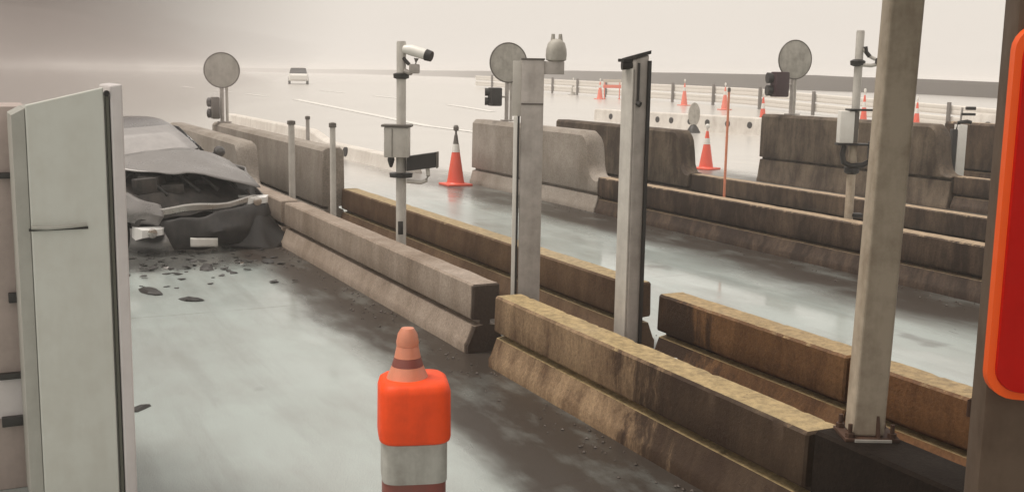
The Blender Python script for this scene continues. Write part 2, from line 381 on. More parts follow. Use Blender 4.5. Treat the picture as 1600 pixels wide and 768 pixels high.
hz = bpy.data.materials.new('haze_air'); hz.use_nodes = True; ht = hz.node_tree; ht.nodes.clear()
ho = ht.nodes.new('ShaderNodeOutputMaterial'); hv = ht.nodes.new('ShaderNodeVolumePrincipled')
hv.inputs['Color'].default_value = (0.985, 0.965, 0.95, 1); hv.inputs['Density'].default_value = 0.0024; hv.inputs['Anisotropy'].default_value = 0.0
ht.links.new(hv.outputs[0], ho.inputs['Volume'])
structure(MB().box((0, 900, 1.75), (5200, 4400, 5.7)).build('haze', hz, smooth=0), 'stuff')

# spray and smoke drifting round the crash and off to the left
sm = bpy.data.materials.new('drifting_smoke'); sm.use_nodes = True; st2 = sm.node_tree; st2.nodes.clear()
so = st2.nodes.new('ShaderNodeOutputMaterial'); sv = st2.nodes.new('ShaderNodeVolumePrincipled')
sv.inputs['Color'].default_value = (0.46, 0.41, 0.395, 1); sv.inputs['Density'].default_value = 0.024
st2.links.new(sv.outputs[0], so.inputs['Volume'])
for sc3, sd3 in ((1.15, 0), (0.92, 3), (0.7, 6), (0.45, 9)):
    bm = bmesh.new(); bmesh.ops.create_icosphere(bm, subdivisions=4, radius=1)
    for v in bm.verts:
        n_ = v.co.normalized(); k = sc3*(1 + 0.28*noise.noise(n_*1.7+Vector((sd3, 0, 0))) + 0.14*noise.noise(n_*4.1+Vector((0, sd3, 0))))
        v.co = Vector((n_.x*9.5*k, n_.y*15*k, n_.z*1.6*(0.55+0.4*k)))
    me = bpy.data.meshes.new('smoke'); bm.to_mesh(me); bm.free(); me.materials.append(sm)
    smo = bpy.data.objects.new('smoke', me); col.objects.link(smo); smo.location = (-4.6, 25.0, 2.1); structure(smo, 'stuff')

# ------------------------------------------------------------------ concrete islands
def prof(h, groove=0.25, tw=0.11, cham=0.015):
    """half section of a barrier from the top centre down: (offset, z)"""
    return [(tw-cham, h), (tw, h-cham), (tw+0.004, h*0.5+groove*0.5), (tw+0.006, groove+0.022), (tw+0.0, groove+0.008), (tw-0.075, groove+0.002),
            (tw-0.075, groove-0.034), (tw-0.012, groove-0.045), (tw+0.035, 0.085), (tw+0.052, 0.06), (tw+0.052, 0.0)]
def barrier_mb(xc, y0, y1, hfun, groove=0.25, tw=0.11, cham=0.015, step=0.09, rough=0.004, chips=0.0, seed=0, sink=0.0):
    n = max(2, int(abs(y1-y0)/step)); rings = []
    ys = [y0 + (y1-y0)*i/n for i in range(n+1)]
    e = 0.012 if y1 > y0 else -0.012
    ys = [y0, y0+e] + ys[1:-1] + [y1-e, y1]
    for i, y in enumerate(ys):
        h = hfun(y); P = prof(h, groove, tw, cham)
        end = i in (0, len(ys)-1)
        ring = []
        for sgn in (-1, 1):
            q = P if sgn == 1 else P[::-1]
            for o, z in q:
                oo = o - (0.012 if end else 0); zz = min(z, h-0.012) if end else z
                j = noise.noise((y*3.1+seed*7, z*4, sgn*9+seed))*rough
                c = 0
                if chips and z > h-0.06:
                    c = max(0, noise.noise((y*13+seed*3, z*9, sgn*5+seed))-0.22)*chips*0.28 + 0.05*chips*max(0, noise.noise((y*37, seed, sgn)))
                ring.append(Vector((sgn*(oo+j-c)+xc, y, max(-0.02, zz-c*0.8+j*0.6) if z > 0 else -0.02)))
        rings.append(ring)
    return MB().loft(rings)
def barrier(name, label, cat, mat, xc, y0, y1, h=0.52, group='concrete island barriers', **kw):
    o = barrier_mb(xc, y0, y1, (lambda y: h) if not callable(h) else h, **kw).build(name, mat, smooth=35)
    return tag(o, label, cat, group)
def ogee(yl, hl, hh, w=0.42, top=0.14):
    """height along a block: low up to yl, then a swept curve up to hh"""
    def f(y):
        s = (y-yl)/w
        if s <= 0: return hl
        if s >= 1: return hh
        if s < 0.55: a = s/0.55; return hl + (hh-hl)*0.52*(1-math.sqrt(max(0, 1-a*a)))
        a = (s-0.55)/0.45; return hl + (hh-hl)*(0.52 + 0.48*math.sqrt(max(0, 1-(1-a)**2)))
    return f
# first island, front row
barrier('concrete_barrier', 'mossy tan concrete barrier with drip stains, between the cone lane and the two wide posts', 'barrier', M['conc_moss'], 3.43, 3.66, 6.98, 0.52, chips=0.055, rough=0.004, seed=1, step=0.025)
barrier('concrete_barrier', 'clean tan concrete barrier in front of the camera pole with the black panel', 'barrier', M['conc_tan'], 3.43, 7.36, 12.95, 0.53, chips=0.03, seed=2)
barrier('concrete_barrier', 'short tan barrier piece between the crashed car and the thin pale pole', 'barrier', M['conc_tan'], 3.43, 13.12, 15.05, 0.53, chips=0.05, seed=3)
barrier('concrete_block', 'tall grey concrete end block right behind the crashed car', 'barrier', M['conc_grey'], 3.45, 15.06, 21.4, ogee(15.25, 0.53, 1.1), tw=0.15, groove=0.28, cham=0.05, step=0.035, seed=4, group='tall concrete end blocks')
# first island, rear row
barrier('concrete_block', 'tall grey end block behind the thin pale poles, carrying a round sign', 'barrier', M['conc_grey'], 4.35, 14.32, 21.9, lambda y: 1.085, tw=0.15, groove=0.28, cham=0.05, seed=5, group='tall concrete end blocks')
barrier('concrete_barrier', 'brown low barrier running behind the camera pole and the two wide posts', 'barrier', M['conc_brown'], 4.56, 6.98, 14.28, 0.53, chips=0.04, seed=6)
barrier('concrete_barrier', 'brown streaked low barrier behind the thick leaning post, with ochre moss along its top', 'barrier', M['conc_brown_end'], 4.56, 4.62, 6.56, 0.53, chips=0.05, step=0.03, rough=0.004, seed=7)
barrier('concrete_barrier', 'brown low barrier with a bent iron hook, next to the red panel', 'barrier', M['conc_orange'], 4.56, 0.9, 4.60, 0.52, chips=0.05, step=0.03, rough=0.004, seed=17)
barrier('concrete_plinth', 'blackened concrete plinth under the thick leaning post', 'plinth', M['conc_dark'], 3.46, 2.2, 3.62, 0.545, tw=0.14, groove=0.24, chips=0.05, seed=8, group='concrete island barriers')
# second island
barrier('concrete_barrier', 'long rust stained low barrier across the lane behind the two wide posts', 'barrier', M['conc_rust'], 8.77, 4.0, 14.55, lambda y: 0.55, chips=0.03, seed=9)
barrier('concrete_block', 'tall pale end block carrying the round sign partly behind the wide post', 'barrier', M['conc_grey'], 8.82, 14.56, 19.35, ogee(14.62, 0.55, 1.24, 0.5), tw=0.16, groove=0.3, cham=0.07, step=0.035, seed=10, group='tall concrete end blocks')
barrier('concrete_block', 'streaked tall block with curved shoulder, behind the pale one', 'barrier', M['conc_rear'], 10.8, 14.95, 19.6, ogee(15.0, 0.53, 1.22, 0.42), tw=0.16, groove=0.3, cham=0.04, step=0.035, seed=11, group='tall concrete end blocks')
barrier('concrete_barrier', 'dark low barrier behind the second camera pole', 'barrier', M['conc_rust'], 10.8, 4.5, 14.93, 0.52, chips=0.03, seed=12)
# third island
barrier('concrete_block', 'tall tan block with drip streaks carrying the round sign beside the second camera pole', 'barrier', M['conc_rear'], 14.83, 13.1, 18.1, ogee(13.15, 0.55, 1.39, 0.5), tw=0.17, groove=0.5, cham=0.05, step=0.035, seed=13, group='tall concrete end blocks')
barrier('concrete_barrier', 'low barrier far behind the thick leaning post, before the small white machine', 'barrier', M['conc_rust'], 14.83, 6, 13.08, 0.55, seed=14)
barrier('concrete_block', 'dark brown tall block behind the small white machine', 'barrier', M['conc_rust'], 16.9, 11.5, 15.2, lambda y: 1.36, tw=0.16, groove=0.5, cham=0.04, seed=15, group='tall concrete end blocks')

# white guide walls with drain holes, out on the plaza
def guide_wall(label, pts, hh_, w, holes, z0=0.0):
    root = thing('guide_wall', label, 'guide wall', (pts[0][0], pts[0][1], z0), 0, 'white guide walls on the plaza')
    rings = []
    p = [Vector((a-pts[0][0], b-pts[0][1], 0)) for a, b in pts]
    fine = []
    for a, b in zip(p, p[1:]):
        for i in range(12): fine.append(a.lerp(b, i/12))
    fine.append(p[-1])
    for i, q in enumerate(fine):
        d = (fine[min(i+1, len(fine)-1)]-fine[max(i-1, 0)]).normalized(); n = Vector((d.y, -d.x, 0))
        h = hh_(q.y+pts[0][1]) if callable(hh_) else hh_
        j = 0.006*noise.noise((q.x, q.y*2, h))
        rings.append([q+n*(o*w+j)+Vector((0, 0, z)) for o, z in ((-.62, -.03), (-.5, h*.3), (-.42, h*.93), (-.34, h), (.34, h), (.42, h*.93), (.5, h*.3), (.62, -.03))])
    MB().loft(rings).build('wall_body', M['white_conc'], root)
    for (hx, hy, hzz, r) in holes:
        MB().lathe([(r*0.6, -0.03), (r, -0.01), (r, 0.03), (r*0.82, 0.045)], (hx-pts[0][0], hy-pts[0][1], hzz), 14, axis=(-1, -0.15, 0)).build('drain_hole', M['black'], root)
    return root
guide_wall('white guide wall running off beyond the thin pale poles, two dark holes in its end', [(8.3, 21.6), (8.3, 25), (8.3, 28), (8.3, 31), (8.35, 40)], lambda y: 0.30+0.24*sstep(27.3, 29.5, y), 0.36, [(8.13, 26.3, 0.17, 0.08), (8.13, 25.7, 0.17, 0.12)])
K2 = [(27.1, 31.0), (26.75, 33), (26.2, 36), (25.6, 39.5), (25.2, 42.5)]
def k2x(y):
    for (x0, y0), (x1, y1) in zip(K2, K2[1:]):
        if y <= y1: return x0 + (x1-x0)*(y-y0)/(y1-y0)
guide_wall('long white guide wall with a row of dark round holes behind the streaked blocks', K2, 0.66, 0.45, [(k2x(y)-0.19, y, 0.36, 0.13) for y in (33.35, 34.45, 35.5, 36.45, 37.5, 38.3, 39.2, 40.2, 41.3)])
guide_wall('short white guide wall with one dark hole above the dark brown block', [(33.0, 26.3), (32.7, 27.5), (32.4, 28.6)], 1.0, 0.45, [(32.42, 27.5, 0.6, 0.14)])

# ------------------------------------------------------------------ round sign backs
def round_sign(label, x, y, z, zc, dia, boxmat, box):
    root = thing('round_sign', label, 'sign', (x, y, z), 0, 'round signs seen from behind')
    ax = (-0.12, -1, 0.02); c = (0, 0, zc-z)
    MB().lathe([(dia*0.46, -0.012), (dia*0.492, -0.006), (dia*0.492, 0.006), (dia*0.46, 0.012)], c, 40, ax).build('disc', M['disc'], root, 40)
    rr = MB(); n = 44; rings = []
    q = Vector((0, 0, 1)).rotation_difference(Vector(ax)).to_matrix()
    for k in range(n+1):
        a = 2*math.pi*k/n; u = Vector((math.cos(a), math.sin(a), 0))
        rings.append([Vector(c) + q @ (u*(dia*0.5+0.014*math.cos(b)) + Vector((0, 0, 0.016*math.sin(b)))) for b in [2*math.pi*j/6 for j in range(6)]])
    rr.loft(rings, cap=False); rr.build('rim', M['disc_rim'], root, 40)
    MB().tube([(0, 0.05, -0.01), (0, 0.05, zc-z+dia*0.3)], 0.038, 14).build('pole', M['galv'], root)
    MB().tube([(0.1, 0.07, -0.01), (0.1, 0.07, zc-z-dia*0.2)], 0.028, 12).build('brace_pole', M['galv_light'], root)
    for dz in (-0.12, 0.14): MB().box((0, 0.03, zc-z+dz), (0.16, 0.05, 0.05), bev=0.008).build('clamp', M['galv'], root)
    MB().box((0.04, 0.05, 0.012), (0.24, 0.2, 0.025), bev=0.004).build('base_plate', M['galv'], root)
    bx, bz, bw, bh = box
    b = MB().box((bx, 0.0, bz), (bw, 0.2, bh), bev=0.03).build('signal_box', boxmat, root)
    h = MB()
    for k in (-0.25, 0.25): h.tube([(bx-bw*0.35, 0.06, bz+k*bh), (bx-bw*0.72, 0.1, bz+k*bh)], [bh*0.2, bh*0.22], 12)
    h.build('visor', M['black'], b)
    MB().tube([(bx, 0.03, bz), (0, 0.05, bz)], 0.018, 8).build('arm', M['galv'], root)
    return root
round_sign('round grey sign back on the tall block behind the crashed car', 4.33, 21.5, 1.085, 2.09, 0.66, M['disc_rim'], (-0.14, 1.37-1.085, 0.15, 0.42))
round_sign('round grey sign back partly hidden by the wide post with the siren', 8.98, 18.45, 1.24, 2.32, 0.72, M['black'], (-0.27, 1.69-1.24, 0.22, 0.34))
round_sign('round grey sign back with a big dark maroon signal box, on the tan block', 15.0, 17.55, 1.39, 2.5, 0.77, M['maroon'], (-0.36, 2.0-1.39, 0.34, 0.5))

# ------------------------------------------------------------------ posts on the first island
FACE = -YAW                                   # things turned to the booth
def camera_pole(label, x, y, height, mats, mirror=False):
    pole_m, low_m = mats
    root = thing('camera_pole', label, 'camera pole', (x, y, 0), FACE, 'camera poles on the islands')
    MB().tube([(0, 0, 0), (0, 0, height-1.1)], 0.05, 18).build('lower_pole', low_m, root)
    MB().tube([(0, 0, height-1.1), (0, 0, height-0.02), (0, 0, height)], [0.046, 0.046, 0.04], 18).build('upper_pole', pole_m, root)
    MB().lathe([(0.11, 0), (0.11, 0.012), (0.055, 0.02)], (0, 0, 0), 18).build('base_flange', M['rust'], root)
    return root
p1 = camera_pole('pale camera pole with a grey box, a black panel and a white camera', 3.72, 10.0, 2.40, (M['galv_light'], M['galv_light']))
bh = MB().box((0, -0.048, 0.6), (0.05, 0.012, 0.13), bev=0.004).build('hatch', M['black'], p1)
hd = MB().box((-0.03, -0.08, 1.44), (0.24, 0.17, 0.29), bev=0.012).build('equipment_box', M['galv_light'], p1)
MB().box((-0.03, -0.08, 1.598), (0.29, 0.21, 0.022), bev=0.006).build('lid', M['disc_rim'], hd)
MB().box((-0.07, -0.17, 1.44), (0.006, 0.006, 0.27)).build('seam', M['disc_rim'], hd)
MB().lathe([(0.03, 0), (0.035, -0.03), (0.02, -0.08), (0.012, -0.1)], (-0.09, -0.08, 1.295), 14).build('cable_gland', M['black'], hd)
pn = MB().loft([[Vector((0.06, -0.09, 1.16)), Vector((0.06, 0.03, 1.16)), Vector((0.06, 0.03, 1.30)), Vector((0.06, -0.09, 1.30))],
                [Vector((0.34, -0.09, 1.20)), Vector((0.34, 0.03, 1.20)), Vector((0.34, 0.03, 1.345)), Vector((0.34, -0.09, 1.345))]]).build('sensor_panel', M['black'], p1)
MB().box((0.355, -0.03, 1.272), (0.02, 0.13, 0.155), bev=0.004).build('end_cap', M['disc_rim'], pn)
MB().lathe([(0.05, -0.03), (0.11, -0.025), (0.115, 0.015), (0.05, 0.02)], (0, -0.01, 1.12), 20).build('clamp_ring', M['black'], p1)
MB().tube([(0.06, -0.05, 1.06), (0.2, -0.05, 1.05), (0.25, -0.05, 1.07), (0.27, -0.05, 1.12), (0.26, -0.05, 1.2)], 0.02, 10).build('bracket', M['galv_light'], p1)
MB().lathe([(0.048, -0.03), (0.075, -0.02), (0.078, 0.02), (0.048, 0.03)], (0, 0, 2.07), 18).build('collar', M['black'], p1)
MB().tube([(0.03, -0.03, 2.12), (0.09, -0.04, 2.10), (0.14, -0.05, 2.15), (0.15, -0.05, 2.24)], 0.026, 10).build('camera_arm', M['galv'], p1)
MB().box((0.13, -0.04, 2.14), (0.1, 0.07, 0.09), bev=0.015).build('junction_box', M['galv'], p1)
cb = MB().tube([(0.03, -0.02, 2.325), (0.1, -0.05, 2.315), (0.255, -0.10, 2.27)], [0.04, 0.052, 0.05], 16).build('camera_body', M['white'], p1)
MB().tube([(0.245, -0.097, 2.273), (0.30, -0.115, 2.257)], [0.056, 0.05], 16).build('sunshade', M['black'], cb)
MB().tube([(0.02, -0.03, 2.24), (0.08, -0.045, 2.18)], 0.018, 8).build('cable', M['black'], p1)

def wide_post_siren():
    root = thing('wide_post', 'wide grey post with a round siren on a side arm', 'post', (3.69, 7.25, 0), FACE, 'wide steel posts behind the mossy barrier')
    MB().box((0.035, 0, 1.105), (0.165, 0.14, 2.21), bev=0.006).build('column', M['galv'], root)
    MB().box((0.035, 0, 2.216), (0.175, 0.15, 0.012), bev=0.003).build('cap', M['disc_rim'], root)
    MB().box((-0.086, -0.02, 0.9), (0.028, 0.12, 1.8), bev=0.004).build('side_channel', M['white'], root)
    MB().box((-0.0625, -0.045, 0.9), (0.016, 0.06, 1.8)).build('rubber_seal', M['black'], root)
    MB().box((-0.079, 0.0, 2.0), (0.064, 0.12, 0.40), bev=0.004).build('upper_channel', M['galv_light'], root)
    MB().box((0.035, -0.073, 1.89), (0.163, 0.006, 0.012)).build('joint_strip', M['disc_rim'], root)
    MB().box((0.19, -0.01, 2.155), (0.15, 0.1, 0.095), bev=0.008).build('arm', M['galv'], root)
    s = MB().lathe([(0.05, 2.2), (0.074, 2.212), (0.078, 2.25), (0.075, 2.29), (0.062, 2.335), (0.035, 2.36), (0.0, 2.366)], (0.205, -0.01, 0), 28).build('siren', M['disc'], root, 40)
    for k in (-0.028, 0.03):
        MB().tube([(0.205+k, -0.01, 2.33), (0.205+k*0.9, -0.01, 2.40)], [0.02, 0.013], 10).build('prong', M['disc'], s)
    MB().box((0.0, 0, 0.01), (0.34, 0.26, 0.02), bev=0.004).build('base_plate', M['rust'], root)
wide_post_siren()
def wide_post_slanted():
    root = thing('wide_post', 'wide steel post with a slanted dark capped top and a hinge knob', 'post', (3.73, 5.84, 0), 0, 'wide steel posts behind the mossy barrier')
    w, d = 0.10, 0.145
    zl, zr = 2.19, 2.235
    ring = lambda z0, dz: [Vector((-w/2, d/2, z0)), Vector((-w/2, -d/2, z0+dz*0.4)), Vector((w/2, -d/2, z0+dz)), Vector((w/2, d/2, z0+dz*0.6))]
    c = MB().loft([ring(0, 0), ring(zl, 0.05)]).build('column', M['galv'], root, 0)
    bv = c.modifiers.new('edge', 'BEVEL'); bv.width = 0.012; bv.segments = 3
    MB().loft([[p*1.0+Vector((p.x*0.12, p.y*0.1, 0.002)) for p in ring(zl, 0.05)], [p+Vector((p.x*0.12, p.y*0.1, 0.024)) for p in ring(zl, 0.05)]]).build('cap', M['black'], root, 0)
    MB().box((w/2-0.004, -d/2-0.004, 1.1), (0.022, 0.022, 2.2)).build('edge_seal', M['black'], root)
    MB().box((-w/2-0.007, 0.0, 1.08), (0.012, 0.13, 2.14), bev=0.004).build('face_strip', M['galv_light'], root)
    k = MB().tube([(-w/2+0.01, -0.02, 2.17), (-w/2-0.055, 0.0, 2.17)], [0.024, 0.03], 14).build('hinge_knob', M['black'], root)
    MB().box((-w/2-0.03, 0.0, 2.2), (0.07, 0.07, 0.02), bev=0.004).build('hinge_plate', M['black'], k)
    MB().box((-0.03, -d/2-0.006, 2.06), (0.012, 0.012, 0.25)).tube([(-0.03, -d/2, 1.94), (-0.02, -d/2-0.02, 1.93)], 0.018, 8).build('latch_rod', M['black'], root)
    MB().box((0, 0, 0.01), (0.3, 0.32, 0.02), bev=0.004).build('base_plate', M['rust'], root)
wide_post_slanted()
def thick_post():
    x, y, z = 3.475, 3.47, 0.545
    root = thing('thick_post', 'thick tall tan-grey post bolted to the blackened plinth', 'post', (x, y, z), FACE)
    H = 2.84
    c = MB().loft([[Vector((sx*0.072+zz*0.02, sy*0.06, zz)) for sx, sy in ((-1, -1), (1, -1), (1, 1), (-1, 1))] for zz in (0.015, 0.6, 1.2, H)]).build('column', M['galv_tan'], root, 0)
    bv = c.modifiers.new('edge', 'BEVEL'); bv.width = 0.014; bv.segments = 3
    MB().box((0.01, 0.0, 0.008), (0.24, 0.19, 0.016), bev=0.003).build('base_plate', M['rust'], root)
    MB().box((0.01, -0.0985, 0.008), (0.16, 0.006, 0.012)).build('bright_edge', M['galv_light'], root)
    for sx in (-0.085, 0.1):
        for sy in (-0.07, 0.07):
            b = MB().tube([(sx, sy, 0.012), (sx, sy, 0.075)], 0.01, 8).build('bolt', M['rust'], root)
            MB().lathe([(0.02, 0.016), (0.02, 0.036)], (sx, sy, 0), 6).build('nut', M['rust'], b, 0)
    MB().add([(0.03, -0.062, 0.015), (0.03, -0.095, 0.015), (0.03, -0.062, 0.11), (0.042, -0.062, 0.015), (0.042, -0.095, 0.015), (0.042, -0.062, 0.11)],
             [(0, 1, 2), (3, 5, 4), (0, 3, 4, 1), (1, 4, 5, 2), (0, 2, 5, 3)]).build('gusset', M['rust'], root, 0)
thick_post()
# thin poles at the end of the first island
def thin_pole(label, x, y, h, r, mat):
    root = thing('thin_pole', label, 'pole', (x, y, 0), 0, 'thin poles on the islands')
    MB().tube([(0, 0, 0), (0, 0, h*0.6), (0, 0, h)], [r, r, r*0.9], 12).build('shaft', mat, root)
    MB().lathe([(r*0.95, 0), (r*1.25, 0.004), (r*1.2, 0.05), (r*0.4, 0.06)], (0, 0, h-0.055), 12).build('cap', M['disc_rim'], root)
    MB().lathe([(r*2.4, 0), (r*2.3, 0.012), (r*1.1, 0.016)], (0, 0, 0), 12).build('base_flange', M['galv'], root)
    return root
a = thin_pole('thin pale pole with a dark cap, next to the crashed car', 3.72, 14.1, 1.46, 0.045, M['galv_light'])
thin_pole('thin pale pole standing clear of the tall grey block', 3.7, 12.2, 1.52, 0.036, M['galv_light'])
thin_pole('faint thin pole behind the tall grey block', 5.0, 17.9, 1.36, 0.035, M['galv'])
t_ = thin_pole('very slender salmon marker pole rising in front of an orange cone', 9.0, 11.8, 1.98, 0.017, M['band_pink'])

# small marker stub and bent hook
st = MB().tube([(0, 0, 0), (0, 0, 0.36)], [0.03, 0.028], 10).lathe([(0.07, 0), (0.07, 0.02)], (0, 0, 0), 10)
tag(st.build('marker_stub', M['white'], None, 30, (3.86, 5.5, 0)), 'white stub at the foot of the slanted-top post', 'marker')
hk = MB().tube([(0, 0, -0.06), (0, 0, 0.02), (0.02, -0.02, 0.05), (0.07, -0.05, 0.075)], [0.016, 0.016, 0.015, 0.012], 8)
tag(hk.build('iron_hook', M['rust'], None, 40, (4.43, 3.72, 0.5)), 'bent rusty hook sticking out of the brown barrier beside the red panel', 'hook')

# ------------------------------------------------------------------ second camera pole
p2 = camera_pole('tan stained camera pole with a white box on a black U bracket', 9.02, 9.48, 2.66, (M['galv_light'], M['galv_tan']))
hb = MB().box((-0.12, -0.06, 1.58), (0.16, 0.14, 0.36), bev=0.01).build('equipment_box', M['white'], p2)
MB().box((-0.015, -0.06, 1.58), (0.05, 0.13, 0.35), bev=0.005).build('side_panel', M['disc_rim'], hb)
MB().box((0.06, -0.06, 1.775), (0.34, 0.18, 0.022), bev=0.005).build('lid', M['black'], hb)
MB().box((-0.03, -0.06, 1.385), (0.36, 0.16, 0.024), bev=0.005).build('shelf', M['black'], p2)
MB().tube([(-0.12, -0.07, 1.37), (-0.14, -0.07, 1.27), (-0.12, -0.07, 1.18), (-0.04, -0.07, 1.14), (0.1, -0.07, 1.15), (0.17, -0.07, 1.19), (0.19, -0.07, 1.26)], 0.032, 10).build('u_bracket', M['black'], p2)
MB().box((0.2, -0.07, 1.32), (0.09, 0.1, 0.2), bev=0.012).build('sensor_block', M['black'], p2)
MB().lathe([(0.05, -0.05), (0.085, -0.03), (0.085, 0.03), (0.05, 0.05)], (0, 0, 1.09), 16).build('clamp_ring', M['black'], p2)
MB().lathe([(0.048, -0.04), (0.08, -0.025), (0.085, 0.02), (0.048, 0.04)], (-0.01, 0, 2.3), 18).build('collar', M['black'], p2)
ar = MB().tube([(0.0, -0.04, 2.28), (0.12, -0.07, 2.27), (0.24, -0.09, 2.3)], 0.022, 10).tube([(0.03, -0.04, 2.46), (0.09, -0.06, 2.38), (0.16, -0.08, 2.34)], 0.02, 8).build('camera_arm', M['galv_light'], p2)
MB().tube([(0.05, -0.05, 2.48), (0.06, -0.055, 2.42), (0.1, -0.065, 2.37)], 0.024, 8).build('cable', M['black'], p2)
cc = MB().tube([(0.2, -0.09, 2.35), (0.27, -0.11, 2.38), (0.40, -0.15, 2.36)], [0.04, 0.055, 0.055], 14).build('camera_body', M['white'], p2)
MB().tube([(0.26, -0.1, 2.42), (0.255, -0.1, 2.52)], [0.014, 0.02], 8).build('antenna', M['galv'], cc)
MB().box((0.2, -0.1, 2.32), (0.08, 0.08, 0.07), bev=0.012).build('joint', M['black'], p2)
MB().box((0.09, 0.0, 0.57), (0.12, 0.1, 0.04), bev=0.01).build('foot_clamp', M['black'], p2)

# small machine on the third island
mc = thing('ticket_machine', 'small white machine post with black gadgets on top, in front of the dark brown block', 'machine', (15.8, 14.0, 0), FACE)
MB().box((0.02, 0, 0.68), (0.16, 0.2, 1.36), bev=0.012).build('cabinet', M['white'], mc)
MB().box((-0.105, -0.01, 0.8), (0.08, 0.16, 0.95), bev=0.01).build('side_case', M['black'], mc)
MB().tube([(-0.08, -0.02, 1.2), (-0.04, -0.04, 1.4), (0.1, -0.06, 1.42), (0.17, -0.06, 1.40)], 0.035, 10).build('hood', M['black'], mc)
g1 = MB().tube([(0.0, 0, 1.36), (0.02, 0, 1.66)], 0.02, 8).build('mast', M['galv'], mc)
MB().box((0.12, -0.02, 1.545), (0.24, 0.1, 0.045), bev=0.012).box((0.16, -0.02, 1.65), (0.16, 0.1, 0.06), bev=0.015).build('sensor_head', M['black'], g1)

# ------------------------------------------------------------------ cabinet and booth at the lane edge
def cabinet():
    root = thing('roadside_cabinet', 'tall pale enamel cabinet with a dark door seal and a slim pull handle', 'cabinet', (0.37, 5.30, 0), R(1))
    # local x to the right, y away; door 0.37 m wide, its top slopes down to the left
    def slab(x0, x1, y0, y1, z0, zt0, zt1):
        return MB().loft([[Vector((x0, y0, z0)), Vector((x1, y0, z0)), Vector((x1, y1, z0)), Vector((x0, y1, z0))],
                          [Vector((x0, y0, zt0)), Vector((x1, y0, zt1)), Vector((x1, y1, zt1)), Vector((x0, y1, zt0))]])
    c = slab(-0.165, 0.165, 0, 0.03, 0.05, 1.93, 2.012).build('door', M['cab'], root, 0)
    bv = c.modifiers.new('edge', 'BEVEL'); bv.width = 0.006; bv.segments = 2
    h = MB().tube([(-0.165, -0.012, 1.385), (-0.10, -0.022, 1.381), (0.0, -0.022, 1.385), (0.068, -0.012, 1.389)], 0.008, 10).build('handle', M['cab_side'], c)
    MB().box((-0.05, -0.0015, 1.374), (0.25, 0.004, 0.012), rz=0, bev=0.0).build('handle_recess', M['rubber'], c)
    slab(-0.222, -0.168, 0.012, 0.42, 0.05, 1.885, 1.915).build('side_panel', M['cab_side'], root, 0)
    slab(0.1745, 0.1875, 0.006, 0.03, 0.05, 1.99, 1.996).build('door_seal', M['seal'], root, 0)
    MB().lathe([(0.012, -0.012), (0.014, 0.0), (0.012, 0.016)], (0.178, -0.002, 1.985), 12, axis=(0, -1, 0)).build('hinge_pin', M['rubber'], root)
    j = slab(0.193, 0.247, -0.004, 0.4, 0.05, 2.02, 2.028).build('jamb', M['cab_edge'], root, 0)
    bv = j.modifiers.new('edge', 'BEVEL'); bv.width = 0.008; bv.segments = 2
    slab(-0.166, 0.188, 0.034, 0.42, 0.05, 1.915, 1.985).build('carcass', M['cab_side'], root, 0)
    MB().box((0.0, 0.24, 0.025), (0.36, 0.3, 0.05), bev=0.01).build('plinth', M['conc_grey'], root)
cabinet()
bt = thing('booth_wall', 'pink-grey booth panel with dark brackets, half hidden behind the pale cabinet', 'booth', (0.14, 5.78, 0), 0)
MB().box((-0.3, 0.3, 0.955), (0.78, 0.6, 1.91), bev=0.01).build('panel', M['booth'], bt)
MB().box((0.0, -0.02, 1.58), (0.1, 0.04, 0.03), bev=0.008).build('latch', M['black'], bt)
MB().box((0.03, -0.015, 0.98), (0.13, 0.03, 0.05), bev=0.006).build('bar', M['black'], bt)
fr = MB()
fr.box((0.065, -0.02, 0.42), (0.02, 0.04, 0.36), bev=0.004).box((-0.02, -0.02, 0.59), (0.15, 0.04, 0.03), bev=0.004).box((-0.02, -0.02, 0.36), (0.15, 0.04, 0.05), bev=0.004)
fr.build('hatch_frame', M['black'], bt)
MB().box((-0.03, -0.008, 0.475), (0.17, 0.012, 0.2)).build('hatch_pane', M['cab_edge'], bt)

# ------------------------------------------------------------------ red panel post at the right edge
rp = thing('panel_post', 'brown-grey post carrying a glossy red panel with an orange rim', 'post', (2.285, 1.62, 0), FACE-R(14))
def rrect(w, h, r, n=6):
    o = []
    for cx_, cz_, a0 in ((w/2-r, h/2-r, 0), (-w/2+r, h/2-r, 90), (-w/2+r, -h/2+r, 180), (w/2-r, -h/2+r, 270)):
        for k in range(n+1):
            a = R(a0+90*k/n); o.append((cx_+r*math.cos(a), cz_+r*math.sin(a)))
    return o
PW = 0.44
MB().box((0.02, 0.1, 1.6), (PW, 0.18, 3.2), bev=0.012).build('column', M['brown_post'], rp)
zc_ = 1.80
RH = 0.9
def plate(w, h, r, y0, y1, cx_=0.02): return MB().loft([[Vector((cx_+x, y0, zc_+z)) for x, z in rrect(w, h, r)], [Vector((cx_+x, y1, zc_+z)) for x, z in rrect(w*0.985, h*0.992, r)]])
rim = plate(PW+0.02, 0.87, 0.06, 0.008, -0.03).build('rim', M['orange_rim'], rp, 40)
pl = plate(PW-0.018, 0.83, 0.055, -0.028, -0.042).build('red_panel', M['red_lens'], rp, 40)
MB().lathe([(0.05, 0), (0.05, 0.02), (0.03, 0.03)], (0.0, -0.04, 1.80), 18, axis=(0, -1, 0)).build('centre_boss', M['maroon'], pl)

